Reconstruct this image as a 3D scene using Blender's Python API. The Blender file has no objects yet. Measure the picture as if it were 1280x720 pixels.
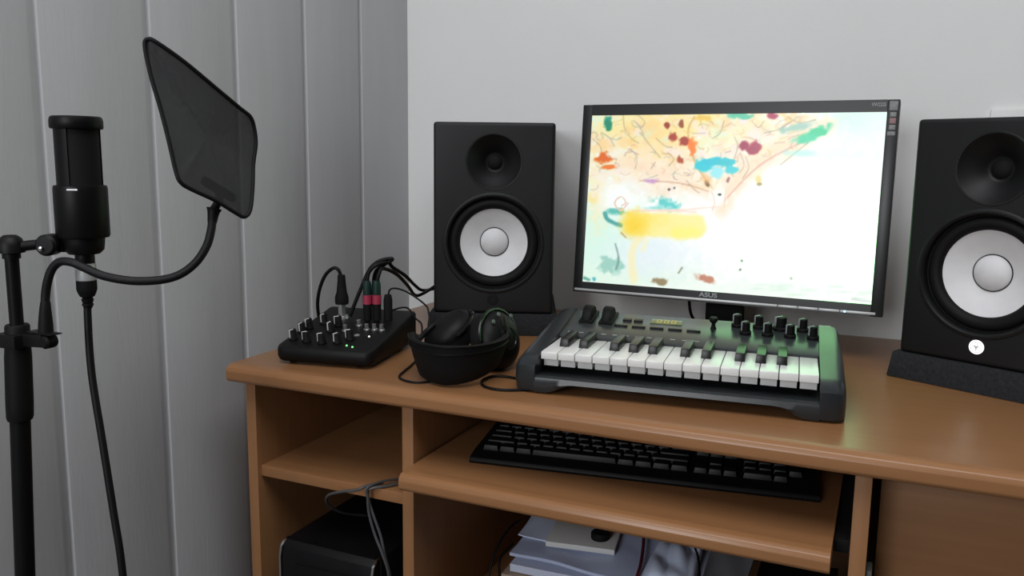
import bpy, bmesh, math, random
import numpy as np
from mathutils import Vector, Matrix
random.seed(7)
S = bpy.context.scene
COL = S.collection
PI = math.pi
rad = math.radians

# ------------------------------------------------------------------ materials
def mat(name, col, rough=0.5, metal=0.0, spec=0.5, var=0.0, vscale=30.0, bump=0.0, bscale=200.0,
        stretch=(1, 1, 1), col2=None, coat=0.0, sheen=0.0):
    m = bpy.data.materials.new(name); m.use_nodes = True
    nt = m.node_tree; b = nt.nodes['Principled BSDF']
    b.inputs['Base Color'].default_value = (*col, 1)
    b.inputs['Roughness'].default_value = rough
    b.inputs['Metallic'].default_value = metal
    b.inputs['Specular IOR Level'].default_value = spec
    b.inputs['Coat Weight'].default_value = coat
    b.inputs['Sheen Weight'].default_value = sheen
    tc = nt.nodes.new('ShaderNodeTexCoord'); mp = nt.nodes.new('ShaderNodeMapping')
    mp.inputs['Scale'].default_value = stretch
    nt.links.new(tc.outputs['Object'], mp.inputs['Vector'])
    if var > 0 or col2:
        n = nt.nodes.new('ShaderNodeTexNoise'); n.inputs['Scale'].default_value = vscale
        n.inputs['Detail'].default_value = 5
        nt.links.new(mp.outputs['Vector'], n.inputs['Vector'])
        r = nt.nodes.new('ShaderNodeValToRGB')
        c2 = col2 if col2 else tuple(min(1, c * (1 + var)) for c in col)
        c1 = col if col2 else tuple(c * (1 - var) for c in col)
        r.color_ramp.elements[0].position = 0.3; r.color_ramp.elements[1].position = 0.7
        r.color_ramp.elements[0].color = (*c1, 1); r.color_ramp.elements[1].color = (*c2, 1)
        nt.links.new(n.outputs['Fac'], r.inputs['Fac']); nt.links.new(r.outputs['Color'], b.inputs['Base Color'])
    if bump > 0:
        n2 = nt.nodes.new('ShaderNodeTexNoise'); n2.inputs['Scale'].default_value = bscale
        n2.inputs['Detail'].default_value = 3
        nt.links.new(mp.outputs['Vector'], n2.inputs['Vector'])
        bp = nt.nodes.new('ShaderNodeBump'); bp.inputs['Strength'].default_value = bump
        bp.inputs['Distance'].default_value = 0.002
        nt.links.new(n2.outputs['Fac'], bp.inputs['Height']); nt.links.new(bp.outputs['Normal'], b.inputs['Normal'])
    return m

def emit(name, col, strength):
    m = bpy.data.materials.new(name); m.use_nodes = True
    b = m.node_tree.nodes['Principled BSDF']
    b.inputs['Base Color'].default_value = (*col, 1)
    b.inputs['Emission Color'].default_value = (*col, 1)
    b.inputs['Emission Strength'].default_value = strength
    return m

WOOD_A, WOOD_B = (0.250, 0.116, 0.048), (0.280, 0.133, 0.056)
M = dict(
    wall=mat('white_plaster', (0.70, 0.70, 0.69), 0.9, var=0.015, vscale=4, bump=0.08, bscale=160),
    panel=mat('painted_boards', (0.455, 0.46, 0.47), 0.6, var=0.025, vscale=6, bump=0.12, bscale=40, stretch=(6, 6, 0.7)),
    floor=mat('grey_floor', (0.05, 0.042, 0.038), 0.6, var=0.15, vscale=12, bump=0.1),
    ceil=mat('ceiling_paint', (0.7, 0.7, 0.7), 0.9, var=0.02, bump=0.05),
    woodx=mat('beech_laminate_x', WOOD_A, 0.31, spec=.42, vscale=4, col2=WOOD_B, stretch=(1.2, 26, 26), bump=0.03, bscale=60),
    woody=mat('beech_laminate_y', WOOD_A, 0.45, spec=.35, vscale=4, col2=WOOD_B, stretch=(26, 1.2, 26), bump=0.03, bscale=60),
    woodz=mat('beech_laminate_z', WOOD_A, 0.45, spec=.35, vscale=4, col2=WOOD_B, stretch=(26, 26, 1.2), bump=0.03, bscale=60),
    black=mat('black_plastic', (0.0038, 0.0038, 0.0040), 0.5, spec=0.2, var=0.1, bump=0.04, bscale=900),
    satin=mat('black_vinyl', (0.0050, 0.0053, 0.0056), 0.48, spec=0.29, var=0.1, bump=0.10, bscale=1400),
    matte=mat('black_matte', (0.0040, 0.0040, 0.0043), 0.75, spec=0.2, var=0.1, bump=0.08, bscale=700),
    rubber=mat('black_rubber', (0.0035, 0.0035, 0.0037), 0.6, spec=0.18, var=0.1, bump=0.03),
    cordm=mat('cable_rubber', (0.0035, 0.0035, 0.0037), 0.5, spec=0.2, var=0.1, bump=0.02),
    metalblk=mat('black_painted_metal', (0.0035, 0.0035, 0.0038), 0.44, spec=0.17, var=0.1, bump=0.02),
    gloss=mat('black_gloss', (0.0045, 0.0045, 0.005), 0.22, spec=0.3, var=0.05, bump=0.01),
    bezel=mat('monitor_bezel', (0.007, 0.0075, 0.0075), 0.35, spec=0.35, var=0.05, bump=0.02, bscale=1500),
    silver=mat('silver_plastic', (0.42, 0.43, 0.43), 0.4, metal=0.3, var=0.04, bump=0.01),
    chrome=mat('chrome', (0.75, 0.75, 0.76), 0.16, metal=1.0, var=0.03),
    nickel=mat('nickel', (0.62, 0.62, 0.62), 0.28, metal=0.9, var=0.04),
    cone=mat('white_cone', (0.62, 0.62, 0.63), 0.55, var=0.03, vscale=60, bump=0.03, bscale=400),
    foam=mat('charcoal_foam', (0.021, 0.022, 0.024), 0.95, spec=0.1, var=0.25, vscale=220, bump=0.35, bscale=600),
    kbody=mat('charcoal_plastic', (0.018, 0.021, 0.023), 0.30, spec=.4, var=0.06, bump=0.03, bscale=900),
    kpanel=mat('grey_control_panel', (0.030, 0.036, 0.037), 0.28, spec=.4, var=0.05, bump=0.03, bscale=900),
    kwhite=mat('white_key', (0.72, 0.72, 0.70), 0.25, var=0.02, bump=0.01),
    kblack=mat('black_key', (0.0045, 0.0045, 0.0045), 0.34, spec=.32, var=0.05, bump=0.01),
    print_=mat('pale_print', (0.30, 0.32, 0.33), 0.6, var=0.05),
    keycap=mat('keycap_plastic', (0.0048, 0.005, 0.0055), 0.5, spec=.28, var=0.12, bump=0.04, bscale=900),
    white=mat('white_plastic', (0.66, 0.66, 0.65), 0.45, var=0.02, bump=0.02),
    red=mat('red_band', (0.33, 0.025, 0.06), 0.5, var=0.08),
    teal=mat('dark_green_sleeve', (0.006, 0.026, 0.021), 0.5, spec=.3, var=0.1),
    paper=mat('white_paper', (0.60, 0.65, 0.82), 0.7, var=0.04, vscale=12, bump=0.15, bscale=25),
    paper2=mat('pale_blue_folder', (0.48, 0.54, 0.74), 0.4, var=0.08, vscale=10, bump=0.3, bscale=18),
    bag=mat('white_plastic_bag', (0.68, 0.76, 0.98), 0.35, var=0.05, vscale=14, bump=0.5, bscale=30),
    greyp=mat('grey_sleeve', (0.22, 0.23, 0.25), 0.4, var=0.06, vscale=12, bump=0.2, bscale=20),
    beige=mat('beige_paper', (0.45, 0.33, 0.25), 0.7, var=0.06, bump=0.1),
    darkred=mat('dark_red_cord', (0.09, 0.008, 0.012), 0.5, var=0.1),
    greycord=mat('grey_cable', (0.055, 0.055, 0.058), 0.45, var=0.1, bump=0.05),
    steel=mat('grey_green_steel', (0.10, 0.115, 0.105), 0.5, metal=0.3, var=0.06),
    led_g=emit('green_led', (0.25, 1.0, 0.3), 0.9),
    led_w=emit('white_led', (1.0, 1.0, 0.85), 1.0),
    led_b=emit('blue_led', (0.35, 0.75, 1.0), 1.6),
    lit=emit('lit_logo', (1.0, 1.0, 1.0), 1.0),
    lit_mark=emit('lit_logo_mark', (.30, .30, .30), 0.9),
    lcd=mat('lcd_window', (0.10, 0.13, 0.05), 0.2, var=0.1),
    lcdseg=emit('lcd_digit', (0.60, 0.50, 0.12), 0.12),
    sticker=mat('sticker_grey', (0.17, 0.175, 0.175), 0.5, var=0.25, vscale=300),
    sticker_red=mat('sticker_red', (0.22, 0.11, 0.115), 0.5, var=0.2, vscale=300),
)
# woven nylon of the pop filter: fine mesh, part open
def mesh_fabric():
    m = bpy.data.materials.new('nylon_mesh'); m.use_nodes = True; nt = m.node_tree
    b = nt.nodes['Principled BSDF']; out = nt.nodes['Material Output']
    b.inputs['Base Color'].default_value = (0.009, 0.0095, 0.010, 1); b.inputs['Roughness'].default_value = 0.8
    t = nt.nodes.new('ShaderNodeBsdfTransparent'); mix = nt.nodes.new('ShaderNodeMixShader')
    tc = nt.nodes.new('ShaderNodeTexCoord'); n = nt.nodes.new('ShaderNodeTexNoise')
    n.inputs['Scale'].default_value = 260
    nt.links.new(tc.outputs['Object'], n.inputs['Vector'])
    r = nt.nodes.new('ShaderNodeMapRange'); r.inputs['To Min'].default_value = 0.90; r.inputs['To Max'].default_value = 0.98
    nt.links.new(n.outputs['Fac'], r.inputs['Value']); nt.links.new(r.outputs['Result'], mix.inputs['Fac'])
    nt.links.new(t.outputs[0], mix.inputs[1]); nt.links.new(b.outputs[0], mix.inputs[2])
    nt.links.new(mix.outputs[0], out.inputs['Surface'])
    return m
M['nylon'] = mesh_fabric()

# ------------------------------------------------------------------ mesh builder
class MB:
    def __init__(s): s.bm = bmesh.new()
    def _merge(s, b, mx=None):
        if mx is not None: bmesh.ops.transform(b, matrix=mx, verts=b.verts)
        me = bpy.data.meshes.new('tmp'); b.to_mesh(me); b.free(); s.bm.from_mesh(me); bpy.data.meshes.remove(me)
        return s
    def box(s, x0, x1, y0, y1, z0, z1, bev=0.0, seg=2, mx=None):
        b = bmesh.new(); bmesh.ops.create_cube(b, size=1)
        for v in b.verts:
            v.co = Vector(((x0 + x1) / 2 + v.co.x * (x1 - x0), (y0 + y1) / 2 + v.co.y * (y1 - y0), (z0 + z1) / 2 + v.co.z * (z1 - z0)))
        if bev > 0: bmesh.ops.bevel(b, geom=b.edges[:], offset=bev, segments=seg, profile=0.6, affect='EDGES')
        return s._merge(b, mx)
    def hexa(s, pts, bev=0.0, seg=2, mx=None):      # 8 points: bottom four, top four, both counter-clockwise
        b = bmesh.new(); v = [b.verts.new(p) for p in pts]
        for f in ((3, 2, 1, 0), (4, 5, 6, 7), (0, 1, 5, 4), (1, 2, 6, 5), (2, 3, 7, 6), (3, 0, 4, 7)): b.faces.new([v[i] for i in f])
        if bev > 0: bmesh.ops.bevel(b, geom=b.edges[:], offset=bev, segments=seg, profile=0.6, affect='EDGES')
        return s._merge(b, mx)
    def prism(s, poly, a0, a1, axis='x', bev=0.0, seg=2, mx=None):   # polygon extruded along an axis
        b = bmesh.new()
        def P(p, a): return {'x': (a, p[0], p[1]), 'y': (p[0], a, p[1]), 'z': (p[0], p[1], a)}[axis]
        v0 = [b.verts.new(P(p, a0)) for p in poly]; v1 = [b.verts.new(P(p, a1)) for p in poly]
        n = len(poly); b.faces.new(v0[::-1]); b.faces.new(v1)
        for i in range(n): b.faces.new((v0[i], v0[(i + 1) % n], v1[(i + 1) % n], v1[i]))
        bmesh.ops.recalc_face_normals(b, faces=b.faces)
        if bev > 0: bmesh.ops.bevel(b, geom=b.edges[:], offset=bev, segments=seg, profile=0.6, affect='EDGES')
        return s._merge(b, mx)
    def lathe(s, prof, n=32, mx=None):               # (r, z) profile turned about z
        b = bmesh.new(); rings = []
        for r, z in prof:
            if r < 1e-6: rings.append([b.verts.new((0, 0, z))])
            else: rings.append([b.verts.new((r * math.cos(2 * PI * i / n), r * math.sin(2 * PI * i / n), z)) for i in range(n)])
        for A, B in zip(rings, rings[1:]):
            for i in range(n):
                j = (i + 1) % n
                if len(A) == 1 and len(B) == 1: continue
                if len(A) == 1: b.faces.new((A[0], B[i], B[j]))
                elif len(B) == 1: b.faces.new((A[i], A[j], B[0]))
                else: b.faces.new((A[i], A[j], B[j], B[i]))
        bmesh.ops.recalc_face_normals(b, faces=b.faces)
        return s._merge(b, mx)
    def tube(s, pts, r, n=10, closed=False, smooth=6, radii=None):
        P = [Vector(p) for p in pts]
        if smooth and len(P) > 2:
            Q = []; rr = []
            m = len(P)
            for i in range(m if closed else m - 1):
                p0 = P[(i - 1) % m] if closed or i > 0 else P[0] * 2 - P[1]
                p1 = P[i]; p2 = P[(i + 1) % m]
                p3 = P[(i + 2) % m] if closed or i + 2 < m else P[-1] * 2 - P[-2]
                for k in range(smooth):
                    t = k / smooth
                    Q.append(0.5 * ((2 * p1) + (p2 - p0) * t + (2 * p0 - 5 * p1 + 4 * p2 - p3) * t * t + (3 * p1 - p0 - 3 * p2 + p3) * t ** 3))
                    if radii: rr.append(radii[i] + (radii[(i + 1) % m] - radii[i]) * t)
            if not closed:
                Q.append(P[-1])
                if radii: rr.append(radii[-1])
            P = Q; radii = rr if radii else None
        b = bmesh.new(); rings = []; m = len(P); up = None
        for i, p in enumerate(P):
            if closed: t = (P[(i + 1) % m] - P[i - 1]).normalized()
            else: t = (P[min(i + 1, m - 1)] - P[max(i - 1, 0)]).normalized()
            if up is None:
                up = Vector((0, 0, 1)) if abs(t.z) < 0.9 else Vector((1, 0, 0))
            a = (up - t * up.dot(t)).normalized(); c = t.cross(a); up = a
            R_ = radii[i] if radii else r
            rings.append([b.verts.new(p + a * R_ * math.cos(2 * PI * k / n) + c * R_ * math.sin(2 * PI * k / n)) for k in range(n)])
        for i in range(m if closed else m - 1):
            A, B = rings[i], rings[(i + 1) % m]
            if closed and i == m - 1:
                off = min(range(n), key=lambda o: sum((A[k].co - B[(k + o) % n].co).length for k in range(n)))
                B = [B[(k + off) % n] for k in range(n)]
            for k in range(n): b.faces.new((A[k], A[(k + 1) % n], B[(k + 1) % n], B[k]))
        if not closed: b.faces.new(rings[0][::-1]); b.faces.new(rings[-1])
        bmesh.ops.recalc_face_normals(b, faces=b.faces)
        return s._merge(b)
    def grid(s, fn, nu, nv, thick=0.0):
        b = bmesh.new()
        top = [[b.verts.new(fn(i / nu, j / nv)) for j in range(nv + 1)] for i in range(nu + 1)]
        for i in range(nu):
            for j in range(nv): b.faces.new((top[i][j], top[i + 1][j], top[i + 1][j + 1], top[i][j + 1]))
        if thick:
            bot = [[b.verts.new(Vector(fn(i / nu, j / nv)) - Vector((0, 0, thick))) for j in range(nv + 1)] for i in range(nu + 1)]
            for i in range(nu):
                for j in range(nv): b.faces.new((bot[i][j], bot[i][j + 1], bot[i + 1][j + 1], bot[i + 1][j]))
            ring = [(i, 0) for i in range(nu)] + [(nu, j) for j in range(nv)] + [(i, nv) for i in range(nu, 0, -1)] + [(0, j) for j in range(nv, 0, -1)]
            for k in range(len(ring)):
                a, c = ring[k], ring[(k + 1) % len(ring)]
                b.faces.new((top[a[0]][a[1]], bot[a[0]][a[1]], bot[c[0]][c[1]], top[c[0]][c[1]]))
            bmesh.ops.recalc_face_normals(b, faces=b.faces)
        return s._merge(b)
    def build(s, name, material, parent=None, loc=None, rot=None, angle=38):
        me = bpy.data.meshes.new(name); s.bm.to_mesh(me); s.bm.free()
        me.polygons.foreach_set('use_smooth', [True] * len(me.polygons))
        me.set_sharp_from_angle(angle=rad(angle))
        me.materials.append(M[material] if isinstance(material, str) else material)
        o = bpy.data.objects.new(name, me); COL.objects.link(o)
        if parent is not None: o.parent = parent
        if loc: o.location = loc
        if rot: o.rotation_euler = rot
        return o

def T(x=0, y=0, z=0): return Matrix.Translation((x, y, z))
RX = lambda a: Matrix.Rotation(a, 4, 'X')
RY = lambda a: Matrix.Rotation(a, 4, 'Y')
RZ = lambda a: Matrix.Rotation(a, 4, 'Z')
FRONT = RX(PI / 2)            # lathe axis z -> -y (towards a viewer in front)

def tag(o, label=None, cat=None, group=None, kind=None):
    if label: o['label'] = label
    if cat: o['category'] = cat
    if group: o['group'] = group
    if kind: o['kind'] = kind
    return o
def thing(name, label, cat, loc=(0, 0, 0), rz=0, group=None, rx=0):
    o = bpy.data.objects.new(name, None); COL.objects.link(o)
    o.empty_display_size = 0.05
    o.location = loc; o.rotation_euler = (rx, 0, rz)
    return tag(o, label, cat, group)
def struct(name, mb, m): return tag(mb.build(name, m), kind='structure')
def kids(o): return [c for c in bpy.data.objects if c.parent == o]
def dup(o, parent=None):
    c = o.copy(); COL.objects.link(c)
    if parent is not None: c.parent = parent
    for k in kids(o): dup(k, c)
    return c
def text_mesh(s, size, depth, name, m, parent, loc, rot, sx=1.0, bold=0.0):
    cu = bpy.data.curves.new('txt', 'FONT'); cu.body = s; cu.size = size; cu.extrude = depth; cu.offset = bold
    cu.align_x = 'CENTER'; cu.align_y = 'CENTER'
    o = bpy.data.objects.new('txt', cu); COL.objects.link(o)
    dg = bpy.context.evaluated_depsgraph_get()
    me = bpy.data.meshes.new_from_object(o.evaluated_get(dg)); bpy.data.objects.remove(o)
    me.name = name; me.materials.clear(); me.materials.append(M[m])
    t = bpy.data.objects.new(name, me); COL.objects.link(t); t.parent = parent; t.location = loc; t.rotation_euler = rot; t.scale = (sx, 1, 1)
    return t

# ------------------------------------------------------------------ room
WX, WY, GS = -0.093, 0.675, 0.1767
struct('floor', MB().box(WX - .1, 3.4, -3.2, WY + .1, -0.1, 0), 'floor')
struct('wall_back', MB().box(WX - .1, 3.4, WY, WY + .1, 0, 2.6), 'wall')
# panelled wall: boards with rounded V joints
prof = [(WX - .1, WY), (WX, WY)]
y = WY
k = 0
while y > -3.0:
    y -= GS
    gw, gd = 0.0024, 0.0062
    prof += [(WX, y + gw + .0022), (WX - .0006, y + gw), (WX - gd, y + .0008), (WX - gd, y - .0012), (WX - .0016, y - .0085), (WX, y - .015)]
prof += [(WX, -3.2), (WX - .1, -3.2)]
struct('wall_left', MB().prism(prof, 0, 2.6, 'z'), 'panel')
struct('ceiling', MB().box(WX - .1, 3.4, -3.2, WY + .1, 2.6, 2.7), 'ceil')

# ------------------------------------------------------------------ desk
desk = thing('computer_desk', 'beech wood-effect computer desk with pull-out tray carrying the screen and speakers', 'desk')
DW = 1.62; DB = 0.665; ZT = 0.75; TH = 0.027
def nose(y0, zt, th):   # rounded front edge profile (y, z)
    return [(y0 + .016, zt), (y0 + .008, zt - .0012), (y0 + .0025, zt - .0045), (y0, zt - .010), (y0, zt - th * .80), (y0 + .002, zt - th * .93), (y0 + .006, zt - th)]
top = MB().prism(nose(-.008, ZT, TH) + [(DB, ZT - TH), (DB, ZT)], 0.0, DW, 'x', bev=.0012)
top.build('tabletop', 'woodx', desk)
BW = .018; PY = .02
for x in (.012, .2884, .8736, DW - .03):
    MB().box(x, x + BW, PY, DB - .02, 0, ZT - TH, bev=.0012).build('side_panel' if x in (.012, DW - .03) else 'divider_panel', 'woodz', desk)
MB().box(.03, .2884, DB - .035, DB - .02, .12, ZT - TH).build('back_panel', 'woodz', desk)
MB().box(.3064, .8736, DB - .035, DB - .02, .12, ZT - TH).build('back_panel', 'woodz', desk)
MB().box(.8916, DW - .03, DB - .035, DB - .02, .12, ZT - TH).build('back_panel', 'woodz', desk)
MB().box(.0302, .2882, .028, DB - .04, .569, .586, bev=.001).build('shelf', 'woodx', desk)
MB().box(.3066, .8734, .06, DB - .04, .345, .362, bev=.001).build('shelf', 'woodx', desk)
# dark drill hole for the shelf in the left side panel
MB().lathe([(0, 0), (.0035, 0), (.0035, .0015), (0, .0015)], 12, T(.0300, .075, .700) @ RY(PI / 2)).build('cam_fitting', 'matte', desk)
tray = MB().prism(nose(-.03, .640, .025) + [(.36, .615), (.36, .640)], .3125, .856, 'x', bev=.0012).build('keyboard_tray', 'woodx', desk)
for xs in ((.3068, .3120), (.8565, .8730)):
    MB().box(xs[0], xs[1], .03, .42, .618, .634, bev=.001).build('tray_runner', 'matte', tray)
door = MB().box(.902, DW - .034, 0.125, .143, .13, .712, bev=.001).build('cupboard_door', 'woodx', desk)
MB().box(.8922, .8985, .034, .060, .13, .60, bev=.001).build('hinge_strip', 'steel', desk)

# ------------------------------------------------------------------ loudspeakers
def make_speaker(label, loc, rz, lit):
    t = thing('studio_speaker', label, 'speaker', loc, rz, 'pair of studio speakers')
    W, H, D = .105, .332, .272
    cab = MB().box(-W, W, 0, D, 0, H, bev=.0065, seg=4).build('cabinet', 'satin', t)
    wz, tz = .1240, .2650
    WS = Matrix.Diagonal((.955, .955, 1, 1))
    cut = MB().lathe([(0, -.06), (.0855, -.06), (.0855, .02), (0, .02)], 64, T(0, 0, wz) @ FRONT @ WS)
    cut.lathe([(0, -.034), (.0480, -.034), (.0480, .02), (0, .02)], 64, T(0, 0, tz) @ FRONT)
    co = cut.build('cut', 'satin', t)
    md = cab.modifiers.new('b', 'BOOLEAN'); md.object = co; md.operation = 'DIFFERENCE'; md.solver = 'EXACT'
    dg = bpy.context.evaluated_depsgraph_get()
    me = bpy.data.meshes.new_from_object(cab.evaluated_get(dg)); cab.modifiers.clear(); cab.data = me
    me.polygons.foreach_set('use_smooth', [True] * len(me.polygons)); me.set_sharp_from_angle(angle=rad(38))
    bpy.data.objects.remove(co)
    # lathe z = out of the baffle
    wf = MB().lathe([(.0930, -.001), (.0925, .0012), (.0905, .0024), (.0875, .0022), (.0852, .0002), (.0838, -.006), (.0832, -.012), (.0800, -.0125)], 96, T(0, 0, wz) @ FRONT @ WS).build('woofer_ring', 'satin', t)
    sp = [(.0825, -.0135)] + [(.0725 + .0100 * math.cos(a), -.0135 + .0080 * math.sin(a)) for a in [PI * i / 10 for i in range(1, 10)]] + [(.0622, -.0140), (.0612, -.0165)]
    MB().lathe(sp, 96, T(0, 0, wz) @ FRONT @ WS).build('woofer_surround', 'rubber', t)
    cn = MB().lathe([(.0622, -.0136), (.0612, -.0140), (.045, -.0215), (.0270, -.0300), (.0255, -.0305), (.0, -.0305)], 96, T(0, 0, wz) @ FRONT @ WS).build('woofer_cone', 'cone', t)
    dm = [(.0262 * math.sin(a), -.0300 + .0115 * (math.cos(a) - math.cos(1.25)) / (1 - math.cos(1.25))) for a in [0.0001 + 1.25 * i / 10 for i in range(11)]]
    dm = [(r / math.sin(1.25), z) for r, z in dm]
    MB().lathe([(0, dm[0][1])] + dm[1:], 64, T(0, 0, wz) @ FRONT @ WS).build('dust_cap', 'cone', cn)
    MB().lathe([(.0272, -.0302), (.0268, -.0286), (.0260, -.0285), (.0256, -.0302)], 64, T(0, 0, wz) @ FRONT @ WS).build('cap_seam', 'matte', cn)
    wg = [(.0500, -.0006), (.0485, .0006), (.0465, .0004), (.0430, -.0030), (.0380, -.0075), (.0310, -.0130), (.0240, -.0190), (.0190, -.0240), (.0170, -.0260), (.0150, -.0270)]
    w = MB().lathe(wg, 96, T(0, 0, tz) @ FRONT).build('tweeter_waveguide', 'satin', t)
    MB().lathe([(0, -.0215), (.006, -.0222), (.0110, -.0242), (.0135, -.0268), (.0172, -.0270)], 48, T(0, 0, tz) @ FRONT).build('tweeter_dome', 'matte', w)
    # round badge with three crossed tuning forks
    lm = 'lit' if lit else 'print_'
    bz = .0345 if lit else .0215
    bd = MB().lathe([(0, .0010), (.0092, .0010), (.0098, .0004), (.0098, -.001)], 40, T(0, 0, .0245) @ FRONT).build('badge', 'lit' if lit else 'matte', t)
    em = MB()
    for k3 in range(3):
        mx = T(0, -.0011, .0245) @ RY(2 * PI * k3 / 3)
        em.box(-.0005, .0005, -.0003, .0003, -.0058, .0008, mx=mx)
        em.box(-.0019, -.0011, -.0003, .0003, .0018, .0060, mx=mx).box(.0011, .0019, -.0003, .0003, .0018, .0060, mx=mx)
        em.box(-.0019, .0019, -.0003, .0003, .0008, .0018, mx=mx)
    em.tube([(.0072 * math.cos(a), -.0011, .0245 + .0072 * math.sin(a)) for a in [2 * PI * i / 24 for i in range(24)]], .0005, 6, True, 0)
    em.build('badge_emblem', 'lit_mark' if lit else 'keycap', bd)
    return t
PADH = .038
make_speaker('black studio speaker with white woofer standing left of the computer screen, behind the headphones', (.2600, .373, ZT + PADH), rad(22.3), False)
make_speaker('black studio speaker with white woofer and glowing white badge, right of the computer screen', (1.0085, .331, ZT + PADH), rad(-26.45), True)
def pad(label, loc, rz):
    t = thing('speaker_pad', label, 'speaker pad', loc, rz, 'foam pads under the speakers')
    MB().hexa([(-.117, -.010, 0), (.117, -.010, 0), (.112, .24, 0), (-.112, .24, 0), (-.113, -.004, .0375), (.113, -.004, .0375), (.111, .24, .0375), (-.111, .24, .0375)], bev=.0025).build('foam_block', 'foam', t)
    MB().box(-.108, .108, .02, .235, .0374, .0380, bev=.0002).build('foam_top_sheet', 'foam', t)
    return t
pad('charcoal foam pad under the left speaker', (.2600, .373, ZT), rad(22.3))
pad('charcoal foam pad under the speaker with the glowing badge', (1.0085, .331, ZT), rad(-26.45))

# ------------------------------------------------------------------ monitor
MW, MH = .5107, .3305
mon = thing('computer_monitor', 'black flat-screen computer monitor showing a bright painted picture', 'monitor', (.6345, .4615, ZT), rad(-2.274))
HC = .9896 - ZT
TILT = RX(-rad(5.13))
def MT(m=None): return T(0, 0, HC) @ TILT @ (m if m is not None else Matrix())
SW, SH = .238, .1465
bz = MB()
for a in ((-MW / 2, -SW, -MH / 2, MH / 2), (SW, MW / 2, -MH / 2, MH / 2)):
    bz.box(a[0], a[1], 0, .03, a[2], a[3], bev=.0015, mx=MT())
bz.box(-SW, SW, .0003, .03, SH, MH / 2 - .0001, bev=0, mx=MT()).box(-SW, SW, .0003, .03, -MH / 2 + .0001, -SH, mx=MT())
bz.box(-MW / 2 + .002, MW / 2 - .002, .012, .045, -MH / 2 + .004, MH / 2 - .003, bev=.004, mx=MT())
bz.build('bezel', 'bezel', mon)
MB().hexa([(-.16, .044, -.10), (.16, .044, -.10), (.14, .062, -.08), (-.14, .062, -.08), (-.16, .044, .10), (.16, .044, .10), (.14, .062, .08), (-.14, .062, .08)], bev=.004, mx=MT()).build('rear_cover', 'matte', mon)
st = MB()
xs = [-.2525, .10, .131, .162, .194, .2455]
for a, b_ in zip(xs, xs[1:]): st.box(a + .0004, b_ - .0004, -.0012, .006, -.1625, -.1585, bev=.0008, mx=MT())
strip = st.build('silver_strip', 'silver', mon)
tag(strip, 'silver strip with button joints')
MB().lathe([(0, .0014), (.0016, .0012), (.0018, 0)], 12, MT(T(.201, -.0006, -.1605) @ FRONT)).build('power_light', 'led_b', mon)
text_mesh('ASUS', .0105, .0003, 'brand_lettering', 'print_', mon, MT(T(-.0125, -.0005, -.1525)).translation, (PI / 2 - rad(5.13), 0, 0), 1.25, .0002)
text_mesh('VW222S', .0078, .0002, 'model_lettering', 'print_', mon, MT(T(.2260, -.0005, .1573)).translation, (PI / 2 - rad(5.13), 0, 0), .72, .0001)
for i, (u, v, w, h, m_) in enumerate([(.2468, .1555, .0058, .0068, 'sticker'), (.2468, .1425, .0045, .0034, 'sticker'), (.2468, .1330, .0045, .0042, 'sticker_red'), (.2468, .1232, .0045, .0036, 'sticker'), (.2462, .1140, .0055, .0030, 'sticker')]):
    MB().box(u - w, u + w, -.0005, .001, v - h, v + h, bev=.0003, mx=MT()).build('feature_sticker', m_, mon)
nk = MB().box(-.032, .032, .052, .075, .01, .22, bev=.004)
nk.build('stand_neck', 'matte', mon)
MB().lathe([(0, .016), (.05, .015), (.105, .008), (.115, .003), (.115, 0), (0, 0)], 48, T(0, .055, 0) @ Matrix.Diagonal((1, .8, 1, 1))).build('stand_foot', 'matte', mon)
MB().tube([(-.068, .065, HC - .09), (-.068, .075, HC - .16), (-.064, .09, .03), (-.05, .14, .006), (.0, .165, .005)], .0028).build('monitor_lead', 'cordm', mon)

# the painted picture on the screen, as a fine coloured grid
NX, NY = 300, 186
src = np.array([(740.5, 144), (1109.5, 138), (1089.5, 379.5), (728, 351)], float)
dst = np.array([(0, 1), (1, 1), (1, 0), (0, 0)], float)
A = []; bb = []
for (px, py), (u, v) in zip(src, dst):
    A.append([u, v, 1, 0, 0, 0, -px * u, -px * v]); bb.append(px)
    A.append([0, 0, 0, u, v, 1, -py * u, -py * v]); bb.append(py)
hh = np.append(np.linalg.solve(np.array(A), np.array(bb)), 1).reshape(3, 3)
uu, vv = np.meshgrid(np.linspace(0, 1, NX + 1), np.linspace(0, 1, NY + 1), indexing='ij')
den = hh[2, 0] * uu + hh[2, 1] * vv + hh[2, 2]
GX = (hh[0, 0] * uu + hh[0, 1] * vv + hh[0, 2]) / den; GY = (hh[1, 0] * uu + hh[1, 1] * vv + hh[1, 2]) / den
rng = np.random.default_rng(3)
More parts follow.
